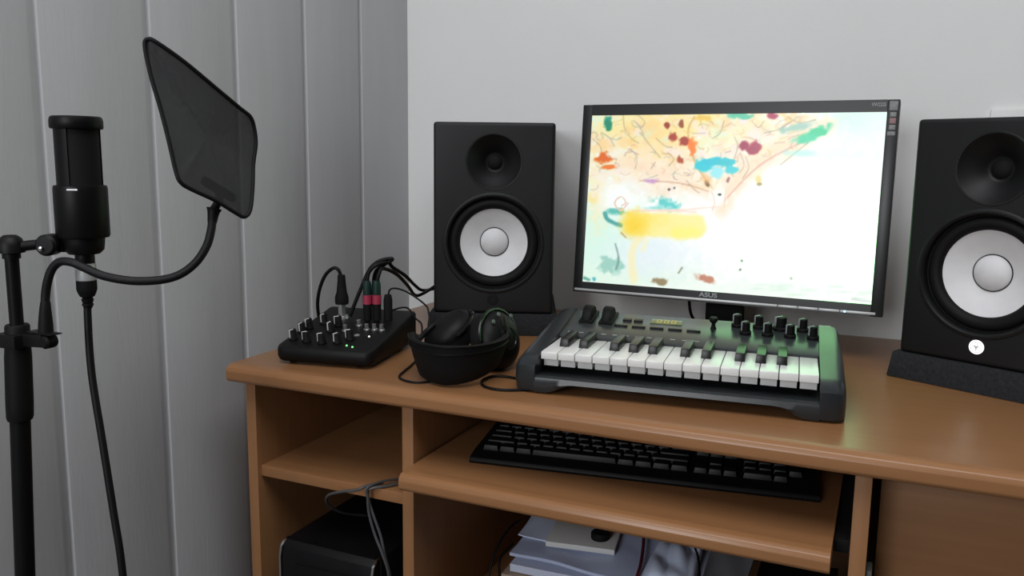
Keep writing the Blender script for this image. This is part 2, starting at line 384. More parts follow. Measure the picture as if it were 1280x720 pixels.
# smooth noise fields to roughen edges of brush marks
def field(nx, ny):
    g = rng.normal(size=(nx + 2, ny + 2)); X = uu * nx; Y = vv * ny
    i = np.minimum(X.astype(int), nx); j = np.minimum(Y.astype(int), ny); fx = X - i; fy = Y - j
    fx = fx * fx * (3 - 2 * fx); fy = fy * fy * (3 - 2 * fy)
    return (g[i, j] * (1 - fx) + g[i + 1, j] * fx) * (1 - fy) + (g[i, j + 1] * (1 - fx) + g[i + 1, j + 1] * fx) * fy
n1, n2, n3 = field(60, 38), field(26, 16), field(110, 70)
IMG = np.ones((NX + 1, NY + 1, 3))
def put(mask, c):
    global IMG
    IMG = IMG * (1 - mask[..., None]) + np.array(c) * mask[..., None]
def blob(cx, cy, rx, ry, c, a=1.0, soft=.35, ang=0, rough=.18):
    ca, sa = math.cos(rad(ang)), math.sin(rad(ang)); dx, dy = GX - cx, GY - cy
    d = np.hypot((dx * ca + dy * sa) / rx, (-dx * sa + dy * ca) / ry) + rough * n1 + rough * .6 * n3
    put(a * np.clip((1 + soft - d) / (2 * soft), 0, 1), c)
def stroke(pts, w, c, a=1.0, soft=.5, rough=.15):
    d = np.full(GX.shape, 1e9)
    P = np.array(pts, float)
    if len(P) > 2:
        Q = []
        for i in range(len(P) - 1):
            p0 = P[max(i - 1, 0)]; p1 = P[i]; p2 = P[i + 1]; p3 = P[min(i + 2, len(P) - 1)]
            for t in np.linspace(0, 1, 6, endpoint=False):
                Q.append(.5 * (2 * p1 + (p2 - p0) * t + (2 * p0 - 5 * p1 + 4 * p2 - p3) * t * t + (3 * p1 - p0 - 3 * p2 + p3) * t ** 3))
        P = np.array(Q + [P[-1]])
    for p, q in zip(P, P[1:]):
        e = q - p; L = e @ e + 1e-9
        t = np.clip(((GX - p[0]) * e[0] + (GY - p[1]) * e[1]) / L, 0, 1)
        d = np.minimum(d, np.hypot(GX - p[0] - t * e[0], GY - p[1] - t * e[1]))
    d = d / w + rough * n1
    put(a * np.clip((1 + soft - d) / (2 * soft), 0, 1), c)
W_ = (1, 1, 1)
blob(745, 300, 60, 85, (.86, .99, .93), .95, .6); blob(760, 150, 60, 40, (.84, .97, .88), .9, .6)
blob(1085, 148, 70, 24, (.80, .985, .90), .9, .7); blob(1100, 190, 26, 60, (.93, .995, .96), .8, .7); blob(1035, 192, 44, 14, (.86, .98, .95), .7, .6)
blob(800, 345, 90, 18, (.91, .99, .92), .9, .7); blob(960, 362, 90, 12, (.93, .99, .94), .8, .7); blob(815, 318, 50, 24, (.91, .96, .985), .8, .7)
blob(845, 175, 95, 60, (.99, .955, .86), .95, .5); blob(945, 165, 75, 34, (.99, .96, .85), .9, .5)
for a in [(790, 160, 42, 24, (1, .93, .62), .8), (832, 165, 46, 30, (1, .88, .58), .8), (880, 150, 42, 20, (1, .93, .60), .8), (938, 160, 40, 24, (1, .93, .74), .8), (800, 205, 58, 22, (1, .91, .76), .7), (855, 222, 50, 22, (1, .93, .82), .7), (895, 175, 26, 20, (.94, .97, .80), .7), (748, 225, 12, 55, (1, .94, .72), .7), (742, 247, 7, 7, (1, .88, .45), .8), (965, 185, 40, 22, (.99, .92, .78), .7), (925, 215, 22, 30, (1, .92, .82), .6)]:
    blob(*a[:5], a[5], .5)
for i in range(120):
    x0 = rng.uniform(738, 1010); y0 = rng.uniform(142, 250 if x0 < 870 else 262 - (x0 - 870) * .62)
    blob(x0, y0, rng.uniform(4, 13), rng.uniform(3, 8), [(1, .91, .62), (.99, .89, .74), (1, .84, .56), (.88, .97, .88), (.985, .93, .90), (.97, .90, .80)][rng.integers(6)], rng.uniform(.4, .8), .5, rng.uniform(-60, 60), .3)
blob(772, 245, 26, 22, (1, 1, 1), .85, .5); blob(868, 258, 30, 16, (1, .99, .97), .8, .5); blob(1010, 240, 60, 34, (1, 1, 1), .9, .4)
stroke([(902, 262), (925, 218), (975, 185), (1035, 155)], 9, (1, .87, .73), .75, .7)
stroke([(892, 245), (845, 222), (790, 205)], 6, (1, .89, .78), .6, .8)
stroke([(905, 250), (950, 205), (1005, 175)], 1.2, (.86, .66, .60), .7); stroke([(885, 238), (850, 228), (800, 225)], 1.0, (.80, .62, .50), .6)
stroke([(895, 240), (870, 205), (860, 165), (868, 145)], 1.2, (.82, .62, .35), .6)
# curls
for cur in [[(779, 143), (781, 160), (789, 172), (798, 178)], [(792, 150), (800, 158), (806, 172)], [(752, 165), (762, 172), (768, 182)], [(796, 142), (806, 152), (800, 160)], [(820, 172), (832, 182), (840, 183)], [(788, 185), (796, 196), (794, 210)], [(800, 165), (812, 180), (825, 196)], [(835, 190), (842, 198), (836, 206)], [(858, 225), (868, 236), (874, 240)], [(741, 173), (750, 182), (752, 190)], [(925, 190), (930, 205), (924, 215)], [(932, 195), (936, 208), (928, 222)], [(918, 170), (922, 182), (918, 196)], [(905, 150), (900, 165), (890, 172)], [(955, 165), (975, 160), (990, 150)], [(985, 145), (1000, 152), (1020, 148)], [(940, 150), (948, 158), (955, 150)], [(975, 205), (1000, 185), (1015, 172)]]:
    stroke(cur, .7, (.60, .57, .48), .55, .8)
for i in range(150):
    x0 = rng.uniform(742, 1005); y0 = rng.uniform(144, 232 if x0 < 890 else 240 - (x0 - 890) * .6)
    an = rng.uniform(0, 6.28); l = rng.uniform(3, 9); b2 = an + rng.uniform(-1.3, 1.3)
    stroke([(x0, y0), (x0 + l * math.cos(an), y0 + l * math.sin(an) * .7), (x0 + l * math.cos(an) + l * math.cos(b2), y0 + l * .7 * math.sin(an) + l * .7 * math.sin(b2))], rng.uniform(.5, .9),
           [(.80, .68, .50), (.90, .74, .62), (.62, .70, .62), (.92, .76, .42), (.70, .60, .58), (.95, .82, .70)][i % 6], rng.uniform(.35, .7), .7)
for a in [(760.5, 153, 5, 8, (.04, .55, .42)), (762, 148, 3, 3, (.1, .6, .5)), (754, 196, 9, 8, (.90, .42, .10)), (762, 208, 9, 3, (.95, .50, .18)), (834, 157, 4, 4, (.62, .20, .08)), (852, 155, 3, 5, (.60, .30, .10)), (841, 170.5, 5, 5, (.68, .22, .10)), (855.5, 176, 6, 5, (.66, .20, .10)), (850.5, 199, 4, 4, (.70, .28, .10)), (865, 182, 5, 10, (1, .50, .12)), (880, 206, 11, 8, (0, .80, .86)), (893, 201, 12, 5, (0, .78, .85)), (908, 203, 11, 6, (.05, .78, .82)), (915, 211, 8, 5, (.20, .82, .85)), (896, 214, 8, 8, (.60, .92, .95)), (931, 181, 6, 6, (.62, .10, .26)), (944, 182, 8, 6, (.66, .14, .30)), (938, 187, 9, 5, (.64, .12, .28)), (965, 144, 8, 4, (.68, .16, .30)), (925, 143, 14, 4, (.35, .80, .65)), (878, 146, 9, 4, (.95, .80, .35))]:
    blob(*a, 1, .25)
blob(1022, 164, 19, 6, (.04, .80, .55), 1, .35, -24); blob(1008, 172, 14, 5, (.15, .82, .62), .9, .4, -10); blob(995, 158, 18, 4, (.55, .78, .74), .8, .5, -12); blob(1000, 190, 20, 4, (.60, .92, .92), .6, .6)
blob(834, 254, 13, 7, (.25, .80, .78), .85, .5, 10, .35); blob(818, 259, 13, 3, (.50, .88, .84), .8, .5); stroke([(790, 263), (830, 262), (870, 264)], 1.5, (.98, .88, .82), .8)
stroke([(756, 266), (760, 274), (776, 281)], 2.6, (.22, .62, .60), .9, .4); blob(768, 264, 11, 4, (.30, .74, .68), .9, .4)
stroke([(785, 253), (776, 262), (768, 253), (776, 245), (782, 252), (777, 256)], 1.2, (.95, .80, .78), .9)
stroke([(794, 280), (830, 281), (868, 282)], 15, (1, .955, .60), .95, .18, .06); stroke([(845, 291), (868, 289)], 7, (1, .97, .45), .7, .6); blob(793, 279, 15, 15, (1, .83, .12), .9, .6, 0, .08); blob(806, 273, 22, 10, (1, .90, .35), .5, .6)
stroke([(797, 298), (789, 318), (792, 350)], 4.5, (1, .95, .74), .8, .6); stroke([(808, 298), (803, 312)], 3, (1, .96, .75), .6, .6)
stroke([(776, 290), (782, 296)], 1, (.75, .60, .30), .8); stroke([(800, 262), (840, 262), (900, 257)], 1.2, (1, .86, .80), .7)
blob(897, 243, 9, 12, (1, 1, .99), .9, .45, -12); stroke([(890, 262), (893, 250), (889, 238)], .7, (.90, .78, .70), .7); stroke([(905, 258), (906, 246), (908, 236)], .7, (.92, .80, .72), .7)
blob(812, 225, 8, 3, (.78, .58, .82), .8, .4); blob(884, 229, 2.2, 4, (.30, .22, .15), .9, .3, -30); blob(910, 224, 2, 4, (.55, .30, .30), .8, .3, 20); blob(899, 242, 2.4, 1.6, (.05, .04, .02), 1, .3); blob(882, 222, 4, 7, (.95, .72, .45), .6, .4, -30)
blob(948, 222, 3.5, 6, (.92, .82, .40), .8, .4); blob(949, 229, 3, 2, (.55, .50, .20), .8, .4); blob(836, 236, 1.6, 1.6, (.3, .2, .2), .9); blob(843, 234, 1.4, 1.4, (.3, .3, .3), .9)
blob(761, 331, 14, 9, (.60, .82, .76), .9, .35, 0, .3); stroke([(769, 304), (773, 322), (770, 335)], 1.1, (.45, .60, .55), .8)
blob(824, 351, 9, 4.5, (.58, .50, .34), .95, .25); blob(883, 348, 13, 5.5, (.76, .48, .36), .95, .25, 14); stroke([(848, 340), (852, 334)], 1.3, (.5, .55, .4), .8); blob(927, 325, 1.5, 1.5, (.4, .4, .4), .8); blob(925, 336, 1.5, 1.5, (.4, .4, .4), .8); blob(989, 347, 2.2, 2, (.65, .72, .66), .8)
for i in range(14):
    blob(1000 + rng.uniform(-60, 85), 363 + rng.uniform(-10, 12), 10, 1.6, (.86, .95, .88), .7, .5)
stroke([(1065, 373), (1088, 376)], 1.5, (.78, .85, .80), .7); stroke([(731, 347), (736, 349)], 2, (.35, .65, .60), .9); blob(742, 348, 2.5, 2.5, (.2, .7, .75), .8)
IMG = np.clip(IMG, 0, 1)
lin = np.where(IMG <= .04045, IMG / 12.92, ((IMG + .055) / 1.055) ** 2.4)
lum = np.clip((IMG.min(-1, keepdims=True) - .955) / .045, 0, 1) ** 2
lin = lin * (1 + (np.array((1.05, 2.6, 1.1)) - 1) * lum)      # the photographed panel is brighter than white, and greenish
me = bpy.data.meshes.new('screen_picture')
X3 = (uu - .5) * 2 * SW; Z3 = (vv - .5) * 2 * SH
co = np.stack([X3, np.full_like(X3, .0012), Z3], -1).reshape(-1, 3)
ii, jj = np.meshgrid(np.arange(NX), np.arange(NY), indexing='ij')
b0 = (ii * (NY + 1) + jj).ravel()
fc = np.stack([b0, b0 + NY + 1, b0 + NY + 2, b0 + 1], -1)
me.from_pydata(co.tolist(), [], fc.tolist()); me.update()
ca = me.color_attributes.new('picture', 'FLOAT_COLOR', 'POINT')
ca.data.foreach_set('color', np.concatenate([lin.reshape(-1, 3), np.ones((lin.shape[0] * lin.shape[1], 1))], 1).ravel().astype(np.float32))
sm = bpy.data.materials.new('lit_screen'); sm.use_nodes = True
nt = sm.node_tree; b = nt.nodes['Principled BSDF']
at = nt.nodes.new('ShaderNodeVertexColor'); at.layer_name = 'picture'
mul = nt.nodes.new('ShaderNodeMix'); mul.data_type = 'RGBA'; mul.blend_type = 'MULTIPLY'; mul.inputs['Factor'].default_value = 1
mul.inputs[7].default_value = (1, 1, 1, 1)
nt.links.new(at.outputs['Color'], mul.inputs[6])
nt.links.new(mul.outputs[2], b.inputs['Emission Color']); b.inputs['Emission Strength'].default_value = 1.0
b.inputs['Base Color'].default_value = (.02, .02, .02, 1); b.inputs['Roughness'].default_value = .3
me.materials.append(sm)
scr = bpy.data.objects.new('screen', me); COL.objects.link(scr); scr.parent = mon; scr.matrix_local = MT()
tag(scr, 'bright screen with a colourful painted deer picture')

# ------------------------------------------------------------------ MIDI keyboard
kb = thing('midi_keyboard', 'small charcoal musical keyboard with white and black piano keys in front of the screen', 'midi keyboard', (.6488, .0897, ZT), rad(5.40))
case = MB()
side = [(-.020, .004), (-.024, .020), (-.022, .038), (-.012, .0455), (.010, .049), (.10, .061), (.185, .080), (.200, .079), (.208, .070), (.210, .004), (.200, 0), (-.005, 0)]
for s_ in (-1, 1):
    b_ = bmesh.new()
    # cheek: loft of the side profile, pulled in towards the outer face and rounded in plan
    secs = []
    for u, dx, dz, pin in ((.1775, 0, 0, 0), (.196, 0, 0, .000), (.203, -.002, -.0015, .004), (.2065, -.004, -.005, .010), (.2080, -.007, -.012, .018)):
        ring = []
        for (d, h) in side:
            dd = d + (pin if d < .05 else -pin if d > .15 else 0)
            hh_ = max(0.0, h + (dz if h > .03 else 0))
            uo = u * (1 - (.035 if d > .15 and u > .19 else 0) * (1 if s_ < 0 else .6))
            ring.append(b_.verts.new((s_ * uo, dd, hh_)))
        secs.append(ring)
    n = len(side)
    for A_, B_ in zip(secs, secs[1:]):
        for i in range(n): b_.faces.new((A_[i], A_[(i + 1) % n], B_[(i + 1) % n], B_[i]))
    b_.faces.new(secs[0][::-1]); b_.faces.new(secs[-1])
    bmesh.ops.recalc_face_normals(b_, faces=b_.faces)
    case._merge(b_)
# front bar with the raised arch between the feet
barf = MB()
N = 40
def barh(u):
    e = min(1, max(0, (abs(u) - .128) / .036)); e = e * e * (3 - 2 * e)
    return .0125 * (1 - e) + .0005 * e
b_ = bmesh.new(); rows = []
for i in range(N + 1):
    u = -.1785 + .357 * i / N; h0 = barh(u)
    rows.append([b_.verts.new((u, d, h)) for d, h in ((-.012, h0), (-.020, h0 + .002), (-.0235, max(h0 + .004, .014)), (-.0215, .0225), (-.0175, .0250), (.010, .0215), (.03, .0215), (.03, h0))])
for A_, B_ in zip(rows, rows[1:]):
    for i in range(8): b_.faces.new((A_[i], A_[(i + 1) % 8], B_[(i + 1) % 8], B_[i]))
b_.faces.new(rows[0][::-1]); b_.faces.new(rows[-1]); bmesh.ops.recalc_face_normals(b_, faces=b_.faces)
case._merge(b_)
case.box(-.178, .178, .028, .205, .010, .0215)
case.build('case', 'kbody', kb)
pn = MB().prism([(.0985, .022), (.0970, .0555), (.0995, .0570), (.1400, .0640), (.2000, .0755), (.206, .0735), (.208, .066), (.208, .022)], -.1775, .1775, 'x')
pn.build('control_panel', 'kpanel', kb)
KW = .0235
x0 = -.1762
wk = MB().box(-KW / 2 + .0005, KW / 2 - .0005, 0, .0968, .0430, .0530, bev=.0011, seg=2).box(-KW / 2 + .0018, KW / 2 - .0018, .011, .09, .0320, .0431, bev=.0004).build('white_key', 'kwhite', kb)
wk.location = (x0 + KW / 2, 0, 0)
for i in range(1, 15):
    c = wk.copy(); COL.objects.link(c); c.parent = kb; c.location = (x0 + KW * (i + .5), 0, 0)
bkm = MB().hexa([(-.0067, .0390, .0525), (.0067, .0390, .0525), (.0067, .0968, .0525), (-.0067, .0968, .0525), (-.0056, .0412, .0640), (.0056, .0412, .0640), (.0056, .0968, .0650), (-.0056, .0968, .0650)], bev=.0009).build('black_key', 'kblack', kb)
off = {0: -.0018, 1: .0018, 3: -.0025, 4: 0, 5: .0025}
first = True
for o8 in range(2):
    for w_, d_ in off.items():
        c = bkm if first else bkm.copy()
        if not first: COL.objects.link(c); c.parent = kb
        first = False
        c.location = (x0 + KW * (7 * o8 + w_ + 1) + d_, 0, 0)
def panel_h(d): return .0640 + (d - .14) * .1917 if d > .14 else .0570 + (d - .0995) * .1728
PS = math.atan(.1917)
def onp(u, d, h=0): return T(u, d, panel_h(d) + h) @ RX(PS)
kn = MB().lathe([(.0082, -.001), (.0080, .004), (.0064, .005), (.0058, .0178), (.0050, .0187), (0, .0187)], 24)
k0 = kn.build('knob', 'rubber', kb); k0.matrix_local = onp(.066, .182)
kp = MB().box(-.0009, .0009, -.0060, .0020, .0183, .0192).box(-.0009, .0009, -.0069, -.0052, .006, .0190).build('pointer_line', 'print_', k0)
kp.rotation_euler = (0, 0, -rad(55))
for i in range(8):
    if i == 0: continue
    c = dup(k0, kb); r_ = i % 2; j = i // 2
    c.matrix_local = onp(.066 + .0300 * j + .0135 * r_, .182 - .026 * r_)
    if i == 4: c.scale = (1.35, 1.35, 1.05)
# wheels
for u in (-.152, -.122):
    hs = MB().box(u - .0105, u + .0105, .150, .200, panel_h(.175) - .002, panel_h(.175) + .003, bev=.001, mx=T(0, .175, panel_h(.175)) @ RX(PS * .9) @ T(0, -.175, -panel_h(.175)))
    hs.build('wheel_bezel', 'rubber', kb)
    MB().lathe([(0, -.007), (.021, -.007), (.0225, -.005), (.0225, .005), (.021, .007), (0, .007)], 40, T(u, .176, panel_h(.176) - .0035) @ RY(PI / 2)).build('pitch_wheel' if u < -.14 else 'modulation_wheel', 'rubber', kb)
# buttons, display, slider
for i in range(5):
    MB().box(-.0098, .0098, -.0026, .0026, -.001, .0024, bev=.0007).build('push_button', 'kblack', kb).matrix_local = onp(-.098 + .0265 * i, .1500)
    MB().box(-.0092, .0092, -.0012, .0012, 0, .0004).build('printed_line', 'print_', kb).matrix_local = onp(-.098 + .0265 * i, .1560)
for i in range(2):
    MB().box(-.0065, .0065, -.0045, .0045, -.001, .0022, bev=.0007).build('push_button', 'kblack', kb).matrix_local = onp(-.093 + .0165 * i, .1750)
dsp = MB().box(-.023, .023, -.0090, .0090, -.001, .0008, bev=.0003).build('display', 'lcd', kb); dsp.matrix_local = onp(-.035, .1775)
for i in range(3):
    g = MB()
    for (a, b2, c2, d2) in ((-.0028, .0028, .0050, .0060), (-.0028, .0028, -.0005, .0005), (-.0028, .0028, -.0060, -.0050), (-.0034, -.0026, -.0056, .0056), (.0026, .0034, -.0056, .0056)):
        g.box(a + (i - 1) * .0105, b2 + (i - 1) * .0105, c2, d2, .0008, .0010)
    g.build('digit', 'lcdseg', dsp)
sl = MB().box(-.0012, .0012, -.018, .018, 0, .0006).build('slider_slot', 'kblack', kb); sl.matrix_local = onp(.034, .168)
MB().lathe([(0, 0), (.0045, 0), (.0030, .0040), (.0026, .0085), (.0058, .0120), (.0062, .0150), (.0050, .0175), (0, .018)], 20).build('slider_cap', 'rubber', kb).matrix_local = onp(.034, .166)
for i in range(13):
    MB().box(-.0035, .0035, -.0012, .0012, 0, .0003).build('key_legend', 'print_', kb).matrix_local = T(-.165 + .0165 * i, .113, panel_h(.113)) @ RX(rad(9.8))

# ------------------------------------------------------------------ computer keyboard on the tray
ck = thing('computer_keyboard', 'black full-size computer keyboard lying on the pull-out tray', 'keyboard', (.3795, .048, .6402), rad(8.2))
ck_l, ck_d = .460, .150
MB().prism([(0, 0), (-.002, .004), (.001, .0085), (.022, .0120), (.140, .0205), (ck_d, .020), (ck_d, 0)], 0, ck_l, 'x', bev=.0012).build('case', 'black', ck)
U = .0190
def keycap(u, d, w, name='keycap', dep=.0178):
    h = .0118 + (d - .022) * .072
    x1 = w * U - .0012
    return MB().hexa([(u, d, h - .001), (u + x1, d, h - .001), (u + x1, d + dep, h), (u, d + dep, h), (u + .0018, d + .0015, h + .0070), (u + x1 - .0018, d + .0015, h + .0070), (u + x1 - .0018, d + dep - .003, h + .0082), (u + .0018, d + dep - .003, h + .0082)], bev=.0008).build(name, 'keycap', ck)
rows_ = [[1.25, 1.25, 1.25, 6.25, 1.25, 1.25, 1.25, 1.25], [2.25] + [1] * 10 + [2.75], [1.75] + [1] * 11 + [2.25], [1.5] + [1] * 12 + [1.5], [1] * 13 + [2]]
ds = [.0245, .0437, .0628, .0818, .1008]
for r_, (ws, d) in enumerate(zip(rows_, ds)):
    u = .012
    for w in ws:
        keycap(u, d, w, 'space_bar' if w > 6 else 'keycap'); u += w * U
    u = .012 + 15 * U + .006
    if r_ == 0: nav = [0, 1, 2]
    elif r_ == 1: nav = [1]
    elif r_ == 2: nav = []
    else: nav = [0, 1, 2]
    for q in nav: keycap(u + q * U, d, 1)
    u += 3 * U + .006
    if r_ == 0: keycap(u, d, 2); keycap(u + 2 * U, d, 1)
    else:
        for q in range(3): keycap(u + q * U, d, 1)
        if r_ in (1, 3): keycap(u + 3 * U, d, 1, dep=.0178 + .019)
        elif r_ == 4: keycap(u + 3 * U, d, 1)
for q, g in enumerate([0] + [1 + .5 + i for i in range(4)] + [6 + i for i in range(4)] + [10.5 + i for i in range(4)]):
    keycap(.012 + g * U, .1230, 1, 'function_key', .0165)

# ------------------------------------------------------------------ mixer
MXR = rad(10)
mx_ = thing('audio_mixer', 'small black audio mixer with rows of knobs on the left end of the desk', 'mixer', (.062, .028, ZT), MXR)
mw, mdp = .156, .190
mb = MB()
b_ = bmesh.new()
loop = []
R_ = .014
def plan(inset):
    out = []
    for cx, cy, a0 in ((R_, R_, PI), (mw - R_, R_, 1.5 * PI), (mw - R_ * .5, mdp - R_ * .5, 0), (R_ * .5, mdp - R_ * .5, .5 * PI)):
        rr = R_ if cy < .05 else R_ * .5
        for k in range(6):
            a = a0 + k * PI / 10
            out.append((cx + (rr - inset) * math.cos(a), cy + (rr - inset) * math.sin(a)))
    return out
def topz(d): return .0265 + .0267 * max(0, d) / .165
lev = [(.007, 0), (.003, 1), (0, 2), (0, 3), (.002, 4), (.005, 5)]
rings = []
for inset, L in lev:
    ring = []
    for (x, y_) in plan(inset):
        tz_ = topz(y_)
        z = [.004, .006, .012, tz_ - .005, tz_ - .001, tz_][L]
        ring.append(b_.verts.new((x, y_, z)))
    rings.append(ring)
nn = len(rings[0])
for A_, B_ in zip(rings, rings[1:]):
    for i in range(nn): b_.faces.new((A_[i], A_[(i + 1) % nn], B_[(i + 1) % nn], B_[i]))
b_.faces.new(rings[0][::-1]); b_.faces.new(rings[-1]); bmesh.ops.recalc_face_normals(b_, faces=b_.faces)
mb._merge(b_); mb.build('case', 'black', mx_)
ft = MB()
for (x, y_) in ((.02, .022), (.13, .022), (.02, .170), (.13, .170)):
    MB().lathe([(0, 0), (.006, 0), (.007, .002), (.007, .0045), (0, .0045)], 16, T(x, y_, 0)).build('rubber_foot', 'rubber', mx_)
ML = math.atan(.0267 / .165)
def onm(u, d, h=0): return T(u, d, topz(d) + h) @ RX(ML)
mk = MB().lathe([(.0068, -.001), (.0068, .003), (.0060, .004), (.0056, .0162), (.0050, .0170), (0, .0170)], 22).build('knob', 'rubber', mx_)
mp_ = MB().box(-.0009, .0009, -.0060, .0012, .0166, .0175).box(-.0009, .0009, -.0066, -.0052, .005, .0173).build('pointer_line', 'white', mk)
mp_.rotation_euler = (0, 0, -rad(40))
spots = [(.016, .030), (.041, .025), (.067, .023), (.090, .028), (.103, .044), (.015, .060), (.017, .079), (.058, .071), (.031, .103), (.059, .097)]
for i, (u, d) in enumerate(spots):
    c = mk if i == 0 else dup(mk, mx_)
    c.matrix_local = onm(u, d)
    for ch in kids(c): ch.rotation_euler = (0, 0, -rad([20, 60, 55, 30, 62, 10, 25, 15, 20, 58][i]))
for (u, d) in ((.110, .090), (.122, .092), (.134, .092), (.090, .105), (.078, .080)):
    MB().lathe([(0, .010), (.0018, .010), (.0032, .0098), (.0032, .002), (.0050, .0015), (.0050, -.001), (0, -.001)], 18).build('phono_socket', 'nickel', mx_).matrix_local = onm(u, d)
MB().lathe([(0, .003), (.003, .0028), (.0045, .002), (.0045, -.001)], 18).build('push_switch', 'nickel', mx_).matrix_local = onm(.106, .062)
for (u, d, m_) in ((.108, .021, 'led_g'), (.119, .017, 'led_g'), (.126, .062, 'led_w')):
    MB().lathe([(0, .0020), (.0012, .0016), (.0015, 0), (.0015, -.001)], 12).build('indicator_light', m_, mx_).matrix_local = onm(u, d)
MB().lathe([(0, .001), (.008, .001), (.0105, .0022), (.0115, .0005), (.0115, -.001)], 28).build('microphone_socket', 'nickel', mx_).matrix_local = onm(.046, .137)

c10, s10 = math.cos(MXR), math.sin(MXR)
def mw_(u, d, h=0):          # mixer local -> world
    return Vector((.062 + u * c10 - d * s10, .028 + u * s10 + d * c10, ZT + topz(d) + h))
# cable plugged upright in the mixer's microphone socket
p0 = mw_(.046, .137)
xl = thing('microphone_lead', 'black cable with tapered plug standing upright in the mixer', 'cable', p0)
MB().lathe([(0, .0012), (.0062, .0012), (.0062, .0230), (.0054, .0235), (0, .0235)], 24).build('metal_sleeve', 'nickel', xl)
MB().lathe([(0, .0225), (.0105, .0225), (.0112, .026), (.0110, .034), (.0085, .042), (.0070, .056), (.0060, .070), (0, .071)], 24).build('plug_body', 'matte', xl)
MB().tube([(0, 0, .066), (-.004, -.002, .078), (-.012, -.004, .081), (-.026, -.006, .070), (-.038, -.006, .048), (-.047, -.002, .020), (-.055, .012, -.010), (-.070, .04, -.040), (-.092, .070, -.0445), (-.110, .085, -.0440)], .0029, 10).build('cord', 'cordm', xl)

# upright jack plugs with red bands, cords running to the left speaker
def jack(label, u, d, path, group=None, band=True):
    p = mw_(u, d)
    t = thing('jack_plug_cable', label, 'cable', p, 0, 'red-banded jack cables in the mixer')
    MB().lathe([(0, -.0005), (.0035, -.0005), (.0035, .002), (.0066, .0022), (.0070, .030), (.0066, .044), (0, .044)], 24).build('plug_body', 'matte', t)
    if band:
        MB().lathe([(.0066, .0285), (.0072, .0287), (.0072, .0432), (.0066, .0434)], 24).build('red_band', 'red', t)
        MB().lathe([(0, .0435), (.0068, .0435), (.0066, .060), (.0052, .066), (0, .066)], 24).build('sleeve', 'teal', t)
    MB().tube([(Vector(q) - p) for q in path], .0031, 10).build('cord', 'cordm', t)
    return t
pa, pb = mw_(.0955, .126), mw_(.1105, .129)
jack('black jack cable with red-banded plug in the mixer, nearer the upright tapered plug', .0955, .126, [pa + Vector((0, 0, .060)), pa + Vector((.001, .003, .078)), pa + Vector((.010, .010, .090)), pa + Vector((.020, .03, .094)), (.150, .22, .880), (.125, .30, .855), (.085, .40, .822), (.066, .46, .803), (.052, .53, .795), (.046, .60, .793), (.075, .632, .792), (.125, .6185, .800)])
jack('black jack cable with red-banded plug in the mixer, nearer the headphones', .1105, .129, [pb + Vector((0, 0, .060)), pb + Vector((.002, .004, .076)), pb + Vector((.002, .016, .084)), (.150, .23, .868), (.118, .32, .834), (.080, .41, .801), (.074, .455, .799), (.060, .525, .803), (.053, .59, .806), (.085, .625, .808), (.140, .6245, .815)])
pc = mw_(.092, .150)
pcab = MB().tube([mw_(.064, .128, .006), mw_(.070, .130, .022), mw_(.083, .135, .055), mw_(.094, .140, .080), mw_(.106, .145, .0915), mw_(.122, .150, .096), mw_(.128, .153, .094), mw_(.112, .150, .084), mw_(.098, .152, .070), mw_(.092, .158, .030), mw_(.088, .175, -.02), mw_(.085, .20, -.0495)], .0031, 10)
tag(pcab.build('looped_cable', 'cordm'), 'black cable loop rising from the mixer behind the red-banded plugs', 'cable')
ph = mw_(.134, .140)

# ------------------------------------------------------------------ headphones
hpx, hpy, hpr = .330, .112, rad(22)
hp = thing('headphones', 'black over-ear headphones lying in front of the left speaker', 'headphones', (hpx, hpy, ZT), hpr)
def bandc(t, out, z):        # t 0..1 from left arm to right arm, path of the band lying on its side
    a = PI + PI * t
    r = 1 + out
    lean = .018 * (z / .055)
    x = (.0535 + lean * .75) * math.cos(a) * r; y_ = (.085 + lean) * math.sin(a) * r * 1.0
    return Vector((x, y_, z))
def bz0(t): return .002 + .034 * max(0, t - .42) ** 1.3 + .03 * max(0, .16 - t)
def bz1(t): return .058 + .004 * math.sin(PI * t)
nB = 40
b_ = bmesh.new(); secs = []
for i in range(nB + 1):
    t = i / nB; a0, a1 = bz0(t), bz1(t)
    sec = []
    for out, f in ((.02, 0), (.07, .06), (.085, .3), (.085, .6), (.075, .85), (.06, .97), (.0, 1.0), (-.06, .97), (-.11, .8), (-.13, .5), (-.11, .2), (-.05, .02)):
        sec.append(b_.verts.new(bandc(t, out, a0 + (a1 - a0) * f)))
    secs.append(sec)
for A_, B_ in zip(secs, secs[1:]):
    for i in range(12): b_.faces.new((A_[i], A_[(i + 1) % 12], B_[(i + 1) % 12], B_[i]))
b_.faces.new(secs[0][::-1]); b_.faces.new(secs[-1]); bmesh.ops.recalc_face_normals(b_, faces=b_.faces)
hb = MB(); hb._merge(b_); hbo = hb.build('headband', 'matte', hp)
se = MB()
se.tube([bandc(i / 30, .092, bz0(i / 30) + (bz1(i / 30) - bz0(i / 30)) * .80) for i in range(1, 30)], .0012, 6, smooth=0)
se.tube([bandc(i / 30, .070, bz1(i / 30) - .001) for i in range(1, 30)], .0014, 6, smooth=0)
se.build('seam', 'black', hbo)
